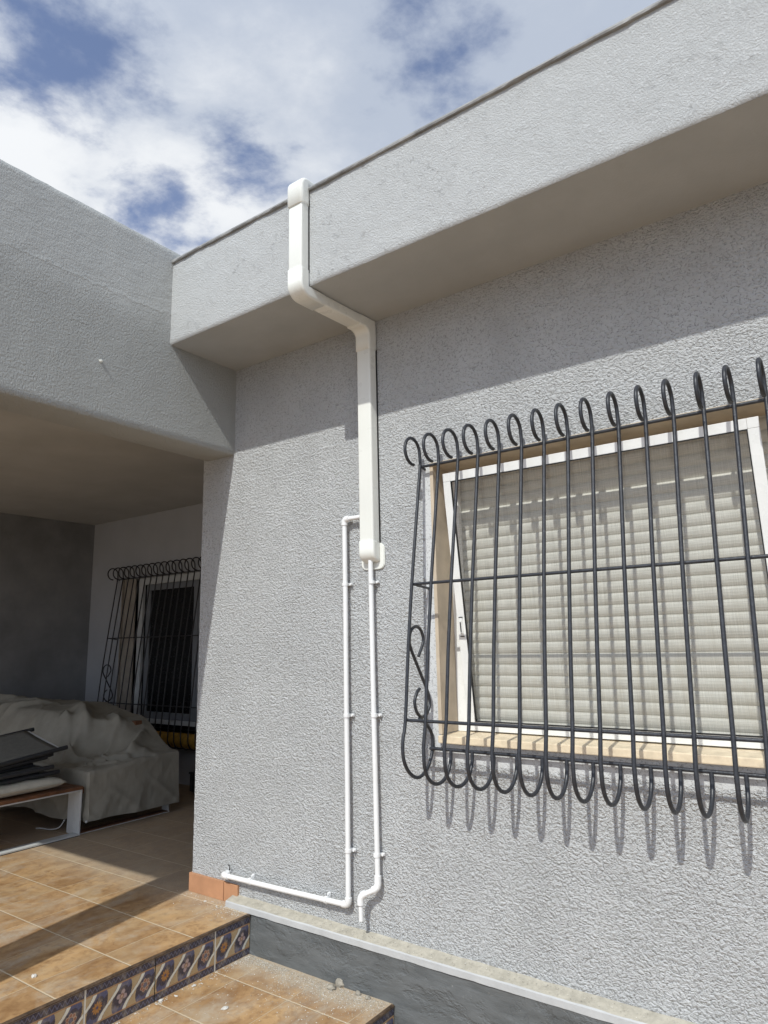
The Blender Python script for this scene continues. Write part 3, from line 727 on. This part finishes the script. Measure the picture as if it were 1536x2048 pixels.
# ---------------------------------------------------------------- window grilles
def grille(x0, nbar, pitch, y_wall, Zt, Zm, Zl, Yt, Ym, Yl, uz, scroll, mat, lab, r=.0072):
    t = thing('window_grille', lab, 'window grille', (x0, y_wall, Zt), 'wrought iron window grilles')
    def P(y, z, x=0): return (x, y, z-Zt)
    hc, hr = (Yt-.058, Zt+.056), .0575
    hook = [(hc[0]+hr*math.cos(R(a)), hc[1]+hr*1.03*math.sin(R(a))) for a in range(278-360, -361+0, -1)] if False else None
    hook = [(hc[0]+hr*math.cos(R(a)), hc[1]+hr*1.03*math.sin(R(a))) for a in range(276, -1, -12)]
    Yb = Yl-.020; cyu = (Yb-.028)/2; ru = (-.028-Yb)/2
    U = [(cyu+ru*math.cos(R(a)), uz+ru*math.sin(R(a))) for a in range(180, 361, 12)]
    down = [(Yt+.002, Zt+.02), (Yt, Zt), ((Yt*2+Ym)/3, (Zt*2+Zm)/3), (Ym, Zm), ((Ym+Yl)/2-.004, (Zm+Zl)/2), (Yl, Zl), (Yb, uz+.05)]
    path = hook+down+U+[(-.028, uz+.014)]
    def welds(bm, lv):
        for (y, z) in lv:
            for dx in (-.0062, .0062):
                q = bmesh.ops.create_icosphere(bm, subdivisions=1, radius=.0052, matrix=Matrix.Translation(P(y+.005, z, dx)) @ Matrix.Diagonal((1, 1, 1.1, 1)))
                for v in q['verts']:
                    for f in v.link_faces: f.smooth = True
    bm = bmesh.new(); tube(bm, [P(*q) for q in path], r, 10); welds(bm, ((Yt, Zt), (Ym, Zm), (Yl, Zl))); bmesh.ops.recalc_face_normals(bm, faces=bm.faces[:])
    me = bpy.data.meshes.new('bar'); bm.to_mesh(me); bm.free(); me.materials.append(mat)
    # end bars carry their own curl up to the side scroll
    Sc = [tuple(q) for q in scroll[1]]
    path2 = hook+down[:-1]+[(scroll_y(q, Zl, uz), q) for q in ()]+[(a, b_) for a, b_ in Sc]
    bm = bmesh.new(); tube(bm, catmull([P(*q) for q in path2], 3), r, 10); bmesh.ops.recalc_face_normals(bm, faces=bm.faces[:])
    me2 = bpy.data.meshes.new('bar'); bm.to_mesh(me2); bm.free(); me2.materials.append(mat)
    rr = random.Random(3)
    for k in range(nbar):
        o = bpy.data.objects.new('bar', me2 if k in (0, nbar-1) else me); col.objects.link(o); o.parent = t
        o.location = (k*pitch+(rr.uniform(-.0015, .0015) if 0 < k < nbar-1 else 0), 0, 0)
        if 0 < k < nbar-1: o.rotation_euler = (0, rr.uniform(-.0022, .0022), rr.uniform(-.04, .04))
    W = (nbar-1)*pitch
    for (y, z) in ((Yt+.009, Zt), (Ym+.009, Zm), (Yl+.009, Zl)):
        e = -.0 if z != Zt else 0
        tubeo('rod', [P(y, z, 0), P(y, z, W*.5), P(y, z, W)], r*.9, mat, t)
        if z != Zl:
            for x in (0, W): tubeo('wall_tie', [P(y, z, x), P(.004, z-(.012 if z == Zm else .006), x)], r*.8, mat, t)
    tubeo('rod', [P(-.024, uz+.012, -.006), P(-.024, uz+.012, W+.006)], r*.95, mat, t)
    for x in (0, W):
        tubeo('scroll', catmull([P(a, b_, x) for a, b_ in scroll[0]], 5), r*.93, mat, t)
    for x in (0, W): tubeo('wall_tie', [P(-.024, uz+.012, x-.004 if x == 0 else x+.004), P(.004, uz+.012, x)], r*.8, mat, t)
    return t
def scroll_y(*a): return 0
S1 = [(-0.099, 1.097), (-0.071, 1.134), (-0.058, 1.165), (-0.075, 1.202), (-0.111, 1.218), (-0.148, 1.202), (-0.163, 1.167), (-0.156, 1.132), (-0.102, 1.048), (-0.047, 0.967), (-0.027, 0.926), (-0.025, 0.894), (-0.054, 0.862), (-0.091, 0.854), (-0.126, 0.880), (-0.137, 0.919), (-0.119, 0.952), (-0.098, 0.967)]
E1 = [(-.229, .776), (-.226, .707), (-.188, .654), (-.133, .627), (-.082, .637), (-.044, .665), (-.019, .707), (-.012, .749), (-.021, .789), (-.056, .823), (-.106, .851)]
grille(1.246, 17, .0967, 0, 1.915, 1.392, .853, -.040, -.133, -.207, .712, (S1, E1), M_iron, 'dark grey looped iron grille in sun over the cream shutter window')
# the porch grille is taller
sh = lambda L, k: [(a*.86, (b_-.853)*k+.62) for a, b_ in L]
grille(-3.72, 22, .0967, BW, 1.864, 1.253, .62, -.026, -.110, -.182, .335, (sh(S1, 1.0), sh(E1[1:], 1.18)), M_iron2, 'black looped iron grille in deep shade over the porch window', r=.0062)

# ---------------------------------------------------------------- rolled mat held by the porch grille
def roll():
    bm = bmesh.new(); n = 28; L = 1.25; seg = 90; rings = []
    for i in range(seg+1):
        x = L*i/seg; ring = []
        for k in range(n):
            a = 2*math.pi*k/n; rr = .062+.0025*math.sin(x*140)+.003*noise.noise((x*9, math.cos(a), math.sin(a)))
            ring.append(bm.verts.new((x, rr*math.cos(a), rr*math.sin(a))))
        rings.append(ring)
    for i in range(seg):
        for k in range(n): bm.faces.new((rings[i][k], rings[i][(k+1) % n], rings[i+1][(k+1) % n], rings[i+1][k])).smooth = True
    bm.faces.new(rings[0][::-1]); bm.faces.new(rings[-1])
    bmesh.ops.recalc_face_normals(bm, faces=bm.faces[:])
    o = obj('rolled_mat', bm, M_yellow); o.location = (-2.86, BW-.105, .318)
    tag(o, 'rolled yellow mat lying in the bottom loops of the porch window grille', 'mat')
roll()
def crate():
    t = thing('storage_crate', 'low black crate on the porch floor in the dark under the barred window', 'crate', (-2.19, 1.52, FZ))
    bm = bmesh.new(); 
    for b_ in ((0, .5, 0, .012, .02, .16), (0, .5, .298, .31, .02, .16), (0, .012, .012, .298, .02, .16), (.488, .5, .012, .298, .02, .16), (.012, .488, .012, .298, .02, .03)): box(bm, *b_)
    for i in range(6): box(bm, .03+.08*i, .045+.08*i, -.006, 0, .02, .16)
    obj('body', bm, M_tube, t)
    bm = bmesh.new(); box(bm, -.008, .508, -.010, .318, .161, .178, .004); obj('lid', bm, M_tube, t)
    for x in (.03, .45): boxo('foot', (x, x+.03, .1, .2, 0, .0195), M_tube, t)
crate()

# ---------------------------------------------------------------- covered sofa
sofa = thing('sofa', 'white metal framed garden sofa hidden under a taupe cover', 'sofa', (-1.80, .27, FZ))
def fbar(t, name, b_, m): return boxo(name, b_, m, t, bev=.0015)
bm = bmesh.new()
box(bm, -.07, .0, .012, .74, .002, .012, .001); obj('runner', bm, M_wood, sofa)
boxo('runner', (-2.3, -2.23, .012, .74, .002, .012), M_wood, sofa)
for (x, y) in ((-.075, .735), (-.13, -.002), (-2.3, .735), (-2.3, -.002)):
    fbar(sofa, 'leg', (x, x+.075, y, y+.012, .0, .30), M_bench)
fbar(sofa, 'seat_frame', (-2.28, -.01, .02, .74, .26, .30), M_wood)
fbar(sofa, 'backrest', (-2.25, -.35, .66, .72, .302, .66), M_wood)
fbar(sofa, 'edge_strip', (-.005, .004, .0, .75, .0, .005), M_bench)
def cover():
    xmax, xmin, ymin, ymax = -1.785, -4.20, .325, 1.02
    ds = .014
    S = np.arange(xmin, xmax+.40, ds); T = np.arange(ymin-.36, ymax+.06, ds)
    ss = lambda v, a, b_: (lambda q: q*q*(3-2*q))(min(1, max(0, (v-a)/(b_-a))))
    def top(x, y):
        q = -x
        z = .325+.03*ss(y, .3, .95)
        z += (.235+.05*ss(q, 2.1, 2.9))*ss(y+.30*ss(q, 2.05, 2.6), .62, .90)*ss(q, 1.82, 2.28)
        z += .05*ss(q, 2.3, 2.9)*ss(y, .3, .7)
        # big folds
        def ridge(x0, y0, x1, y1, h, w):
            dx, dy = x1-x0, y1-y0; L2 = dx*dx+dy*dy; u = ((x-x0)*dx+(y-y0)*dy)/L2; u = min(1, max(0, u))
            d = math.hypot(x-x0-u*dx, y-y0-u*dy); return h*math.exp(-(d/w)**2)
        z += ridge(-2.83, .86, -2.30, .62, .03, .06)
        z += ridge(-2.60, .60, -2.25, .45, .05, .035)
        z += ridge(-2.35, .40, -2.10, .55, .05, .03)
        z -= ridge(-2.20, .45, -1.95, .50, .03, .03)
        z += ridge(-2.02, .52, -1.90, .84, .030, .045)
        z -= ridge(-2.0, .38, -1.82, .85, .035, .022)
        z += ridge(-2.05, .95, -1.90, .70, .03, .035)
        z += ridge(-3.4, .8, -3.7, .45, .04, .05)
        z += ridge(-3.9, .9, -4.1, .45, .04, .05)
        def crease(x0, y0, x1, y1, h, w):
            dx, dy = x1-x0, y1-y0; L2 = dx*dx+dy*dy; u = ((x-x0)*dx+(y-y0)*dy)/L2; f = max(0, 1-abs(u-.5)*1.9); u = min(1, max(0, u))
            wob = .012*noise.noise((u*4+x0*9, 1, 1)); d = abs(math.hypot(x-x0-u*dx, y-y0-u*dy)+wob); return h*max(0, 1-d/w)**1.4*min(1, f*2)
        for c_ in ((-2.80, .86, -2.25, .52, .040, .09), (-2.62, .76, -2.28, .60, .030, .05), (-2.50, .52, -2.32, .36, .05, .045), (-2.38, .60, -2.22, .36, .06, .04), (-2.20, .80, -2.02, .55, .04, .05),
                   (-2.15, .45, -1.88, .42, .03, .03), (-1.97, .40, -1.82, .60, .028, .03), (-2.45, .90, -2.15, .80, .04, .05), (-3.2, .85, -3.5, .45, .05, .06), (-3.0, .55, -2.7, .40, .03, .05),
                   (-3.8, .9, -4.15, .5, .05, .06), (-2.05, .93, -1.92, .72, .035, .04), (-3.55, .95, -3.9, .7, .04, .05)): z += crease(*c_)
        z -= crease(-2.34, .46, -1.80, .66, .05, .03)+crease(-2.1, .60, -1.80, .80, .035, .03)
        z += .007*noise.fractal((x*3.2, y*3.2, 4), 1.0, 2.0, 3)
        q_ = noise.noise((x*4.5+y*3.5, y*3-x*1.5, 2)); z += .007*max(0, 1-abs(q_)*7)**1.3; q_ = noise.noise((x*8-y*6, y*7+x*3, 9)); z += .003*max(0, 1-abs(q_)*6)
        return z
    vs = []; fs = []
    for i, s in enumerate(S):
        for j, t_ in enumerate(T):
            ox = max(0, s-xmax); oy = max(0, ymin-t_)
            x = min(s, xmax); y = max(t_, ymin); z0 = top(x, y)
            drop = (ox**4+oy**4)**.25 if ox*oy > 0 else ox+oy
            L = (z0-(-.0))+.012+.014*math.sin(x*9+y*7)-.02*(ox > 0)*math.sin((y-.3)*4.5)
            drop = min(drop/.36*L, L+.012)
            rnd = .03
            k = min(1, drop/rnd)
            # side faces bulge and crease
            q_ = (y+x)*1.0+drop*.75; q2 = (y+x)-drop*1.1
            cre = .010*max(0, 1-abs(((q_*3.1+.4*noise.noise((q_*3, drop*3, 1))) % 1)-.5)*5)*ss(drop, .12, .30)+.010*max(0, 1-abs(((q2*3.1) % 1)-.5)*7)*ss(drop, .10, .2)+.009*noise.noise((y*5+x*5, z0-drop*1.6, 3))+.004*noise.noise((y*16+drop*9, drop*7, 8))+.006*abs(noise.noise((x*30+drop*12, y*30, 1)))
            flare = .012+.03*drop
            if ox > 0 and ox >= oy: x += (flare*k+cre*k); 
            if oy > 0 and oy > ox: y -= (flare*k+cre*k)
            if ox > 0 and oy > 0: m_ = .3*min(ox, oy); x += 0; y -= 0
            z = z0-drop+.010*(1-k)*(1 if ox+oy > 0 else 0)*0
            # round the shoulder
            if ox+oy == 0:
                ex = max(0, 1-(xmax-x)/.03); ey = max(0, 1-(y-ymin)/.03); z -= .012*max(ex, ey)**2
            vs.append((x, y, z))
    nj = len(T)
    for i in range(len(S)-1):
        for j in range(nj-1): a = i*nj+j; fs.append((a, a+nj, a+nj+1, a+1))
    o = obj('sofa_cover', pyme('sofa_cover', vs, fs), M_fabric, None, smooth=True)
    tag(o, 'wrinkled taupe cloth cover draped over the garden sofa', 'furniture cover')
    m = o.modifiers.new('sub', 'SUBSURF'); m.levels = 1; m.render_levels = 1
    # eyelet with pale rim and a hem tie
    bm = bmesh.new(); tube(bm, [(.022*math.cos(a*.5), .018*math.sin(a*.5), .002*math.sin(a)) for a in range(0, 9)], .005, 6); e = obj('eyelet', bm, M_bench, o)
    e.location = (-2.78, .42, top(-2.78, .42)+.006)
    tubeo('tie_cord', catmull([(-1.93, .25, .0), (-1.97, .24, -.05), (-2.06, .23, -.075), (-2.16, .22, -.078), (-2.2, .2, -.079)]), .004, M_bench, o)
    bm = bmesh.new(); bmesh.ops.create_uvsphere(bm, u_segments=10, v_segments=8, radius=.009); e = obj('hem_toggle', bm, M_bench, o); e.location = (-1.745, .30, .0)
cover()

# ---------------------------------------------------------------- low bench with cushion
bench = thing('low_bench', 'low white metal bench with brown wooden rail at the porch edge', 'bench', (-1.762, .27, FZ))
def bench_end(x):
    bm = bmesh.new()
    box(bm, x-.080, x, -1.75, .0, .0045, .0135, .001)
    obj('runner', bm, M_bench, bench)
    fbar(bench, 'leg', (x-.080, x, -.010, -.0005, .0137, .288), M_bench)
    fbar(bench, 'leg', (x-.080, x, -1.75, -1.74, .0137, .288), M_bench)
    fbar(bench, 'top_rail', (x-.080, x, -1.75, .0, .2885, .297), M_bench)
    boxo('glide', (x-.075, x-.003, -1.74, -.01, 0, .0043), M_rubber, bench)
bench_end(0); bench_end(-1.2)
bm = bmesh.new()
for k in range(14):
    x1 = .002-k*.0895; box(bm, x1-.084, x1, -1.752, .003, .2975, .318, .002)
obj('wooden_seat', bm, M_wood, bench)
def cushion():
    bm = bmesh.new(); nx, ny = 24, 60; L, Wd, H = 1.55, .58, .078; g = {}
    for s in (1, -1):
        for i in range(nx+1):
            for j in range(ny+1):
                if s == -1 and (i in (0, nx) or j in (0, ny)): continue
                u = i/nx*2-1; v = j/ny*2-1
                e = (1-u**6)**.5*(1-abs(v)**14)**.5
                d = s*H/2*e*(1+.05*noise.noise((u*2, v*5, s))); rx = 1-.012*abs(v)
                g[s, i, j] = bm.verts.new((u*Wd/2*rx, v*L/2, H/2+d+.006*(s == 1)*noise.noise((u*3, v*8, 5))))
    G = lambda s, i, j: g.get((s, i, j)) or g[1, i, j]
    for s in (1, -1):
        for i in range(nx):
            for j in range(ny):
                q = [G(s, i, j), G(s, i+1, j), G(s, i+1, j+1), G(s, i, j+1)]
                if len(set(q)) == 4: bm.faces.new(q if s == 1 else q[::-1]).smooth = True
    bmesh.ops.recalc_face_normals(bm, faces=bm.faces[:])
    o = obj('seat_cushion', bm, M_cushion); o.location = (-1.762-.315, -.60, FZ+.319)
    tag(o, 'flat cream seat cushion lying on the low bench under folded chairs', 'cushion')
    pts = [(Wd/2*.995, -L/2), (Wd/2*.995, L/2-.03), (Wd/2-.03, L/2), (-Wd/2+.03, L/2), (-Wd/2, L/2-.03), (-Wd/2, -L/2)]
    tubeo('piping', [(x, y, H/2) for x, y in pts], .0042, M_cushion, o)
cushion()

# ---------------------------------------------------------------- stack of folded chairs
def folded_chair():
    t = thing('folded_chair', '', 'folding chair', (0, 0, 0), 'folded chairs stacked on the bench')
    r = .0145; W = .47
    for s in (0, 1): tubeo('frame_tube', [(-W*s, -.95, -.004), (-W*s, -.4, .0), (-W*s, .06, .004)], r, M_tube, t, 12)
    for s in (0, 1): tubeo('leg_tube', [(-.035-(W-.07)*s, -.98, -.032), (-.035-(W-.07)*s, -.5, -.020), (-.035-(W-.07)*s, -.02, -.034)], r*.9, M_tube, t, 12)
    for y in (-.90, -.45): tubeo('cross_tube', [(-.01, y, -.016), (-W+.01, y, -.016)], r*.75, M_tube, t, 10)
    tubeo('cross_tube', [(-.04, -.06, -.034), (-W+.04, -.06, -.034)], r*.8, M_tube, t, 10)
    bm = bmesh.new(); nx, ny = 10, 20; v = {}
    for i in range(nx+1):
        for j in range(ny+1):
            u = i/nx; w = j/ny; sag = -.012*math.sin(math.pi*u)*(.4+.6*math.sin(math.pi*w)) ; v[i, j] = bm.verts.new((-.006-(W-.012)*u, -.80+.80*w, .010+sag))
    for i in range(nx):
        for j in range(ny): bm.faces.new((v[i, j], v[i+1, j], v[i+1, j+1], v[i, j+1])).smooth = True
    o = obj('fabric_panel', bm, M_mesh, t); sm = o.modifiers.new('s', 'SOLIDIFY'); sm.thickness = .003
    bm = bmesh.new(); box(bm, -W+.02, -.015, -.004, .018, .004, .008, .001)
    for k in range(5): tube(bm, [(-.07-.083*k, .007, .008), (-.07-.083*k, .007, .0105)], .004, 8)
    obj('end_strip', bm, M_bench, t)
    return t
def copy_tree(o, parent=None):
    c = o.copy(); col.objects.link(c)
    if parent: c.parent = parent
    for ch in list(o.children): copy_tree(ch, c)
    return c
LAB = ['topmost folded chair of the stack, its dark frame tubes jutting over the grey fabric',
       'second folded chair from the top of the stack on the cushion', 'third folded chair from the top of the stack on the cushion',
       'lowest folded chair of the stack, its dark frame pressed on the cream cushion']
fc0 = folded_chair()
ST = [(-1.86, .135, .480, .115, -.20, 0), (-1.90, .02, .430, .075, -.10, .03), (-1.85, .04, .372, .04, -.03, -.03), (-1.88, .10, .330, .02, .0, .02)]
for k, (x, y, z, rx, ry, rz) in enumerate(ST):
    c = fc0 if k == 0 else copy_tree(fc0)
    c.location = (x, y, z); c.rotation_euler = (rx, ry*-1 if k == 0 else ry*-.6, rz); c['label'] = LAB[k]

# ---------------------------------------------------------------- rubble and dust
def chip(name, label, cat, x, y, z, sx_, sy_, sz_, mat, seed, group):
    rs = random.Random(seed); bm = bmesh.new(); bmesh.ops.create_icosphere(bm, subdivisions=2, radius=1)
    for v in bm.verts:
        k = 1+.38*noise.noise(v.co*1.3+Vector((seed*3.1, 0, 0)))+.15*noise.noise(v.co*4+Vector((seed, 2, 0)))
        v.co = Vector((v.co.x*sx_*k, v.co.y*sy_*k, max(-sz_*.55, v.co.z*sz_*k)))
    o = obj(name, bm, mat); o.location = (x, y, z+sz_*.55); o.rotation_euler = (0, 0, rs.uniform(0, 6))
    tag(o, label, cat, group); return o
G1 = 'plaster chips fallen on the steps'
def floor_pt(px, py, z):
    d = fwd+rt*((px-768)/F)-up*((py-1024)/F); o = cam.matrix_world.translation; k = (z-o.z)/d.z; p = o+d*k; return p.x, p.y
for i, (px, py, z, s, lab) in enumerate([
    (68, 1954, FZ, (.010, .010, .007), 'small white plaster chip alone on the upper terrace tiles'),
    (450, 2018, LZ, (.016, .011, .006), 'large oval white plaster chip in the middle of a landing tile'),
    (481, 1909, LZ, (.013, .012, .012), 'white plaster lump in the corner between step riser and slate'),
    (374, 1968, LZ, (.016, .009, .004), 'flat grey plaster flake at the foot of the upper riser'),
    (388, 1972, LZ, (.012, .008, .003), 'thin pale flake just right of the flat grey flake by the riser'),
    (321, 2003, LZ, (.011, .007, .005), 'grey plaster crumb lying at a riser tile joint'),
    (227, 2042, LZ, (.010, .008, .007), 'plaster crumb at the riser foot nearest the bottom edge'),
    (352, 1993, LZ, (.008, .004, .003), 'thin sliver of plaster on the first landing tile'),
    (410, 1803, FZ, (.006, .008, .003), 'pale plaster flake on the terrace below the corner skirting'),
    (433, 1813, FZ, (.005, .005, .003), 'tiny plaster flake on the terrace beside the ledge end'),
    (401, 1953, LZ, (.009, .005, .004), 'small buff chip near the riser on the landing')]):
    x, y = floor_pt(px, py, z); chip('plaster_chip', lab, 'plaster chip', x, y, z, *s, M_chip, i+3, G1)
for i, (px, py, s, lab) in enumerate([(663, 1978, (.020, .014, .012), 'left lump of grey mortar by the slate plinth'), (680, 1972, (.024, .016, .018), 'largest lump of grey mortar against the slate plinth'),
    (716, 1990, (.012, .010, .010), 'small pale mortar lump right of the largest one'), (735, 1998, (.012, .009, .008), 'rightmost small mortar lump along the slate')]):
    x, y = floor_pt(px, py, LZ); chip('mortar_lump', lab, 'mortar lump', x, y, LZ, *s, M_mortar, i+30, 'mortar lumps along the slate')
# fine grit swept along the foot of the wall
rs = random.Random(11); vs = []; fs = []; mi = []
def grain(x, y, z, r, k):
    b_ = len(vs); a = rs.uniform(0, 6)
    for q in range(4): vs.append((x+r*math.cos(a+q*1.57)*rs.uniform(.6, 1.2), y+r*math.sin(a+q*1.57)*rs.uniform(.6, 1.2), z))
    vs.append((x+rs.uniform(-.3, .3)*r, y+rs.uniform(-.3, .3)*r, z+r*rs.uniform(.4, 1.0)))
    for q in range(4): fs.append((b_+q, b_+(q+1) % 4, b_+4)); mi.append(k)
for _ in range(6500):
    x = rs.uniform(.24, 1.03); d = abs(rs.gauss(0, 1))
    y = -.058-.010-d*.085*(.4+1.1*noise.noise((x*6, 0, 0))**2+.4*(x > .5)); 
    if y < -.9: continue
    grain(x, y, LZ+.0004, rs.choice((.0006, .0007, .0009, .0012, .0022)), 0 if rs.random() < .35 else 1)
for _ in range(500):
    x = rs.uniform(.24, 1.0); y = -.06-abs(rs.gauss(0, .35)); grain(x, y, LZ+.0004, rs.choice((.001, .0015, .002, .003)), 0 if rs.random() < .7 else 1)
for _ in range(420):
    y = -.06-rs.random()**1.5*.9; x = .232+abs(rs.gauss(0, .02)); grain(x, y, LZ+.0004, rs.choice((.001, .0016, .0024, .0035)), rs.choice((0, 1)))
for _ in range(520):
    x = .2-abs(rs.gauss(0, .16)); y = -.03-abs(rs.gauss(0, .06)); grain(x, y, FZ+.0004, rs.choice((.0008, .0012, .0018, .003)), rs.choice((0, 0, 1)))
for _ in range(500):
    x = rs.uniform(.2, 2.2); y = -rs.uniform(.012, .055); grain(x, y, -.043-.27*(-y-.012)*1.0, rs.choice((.0008, .0012, .0018, .0024)), rs.choice((0, 1)))
obj('plaster_grit', pyme('plaster_grit', vs, fs, mi), [M_chip, M_mortar], None, 'stuff')
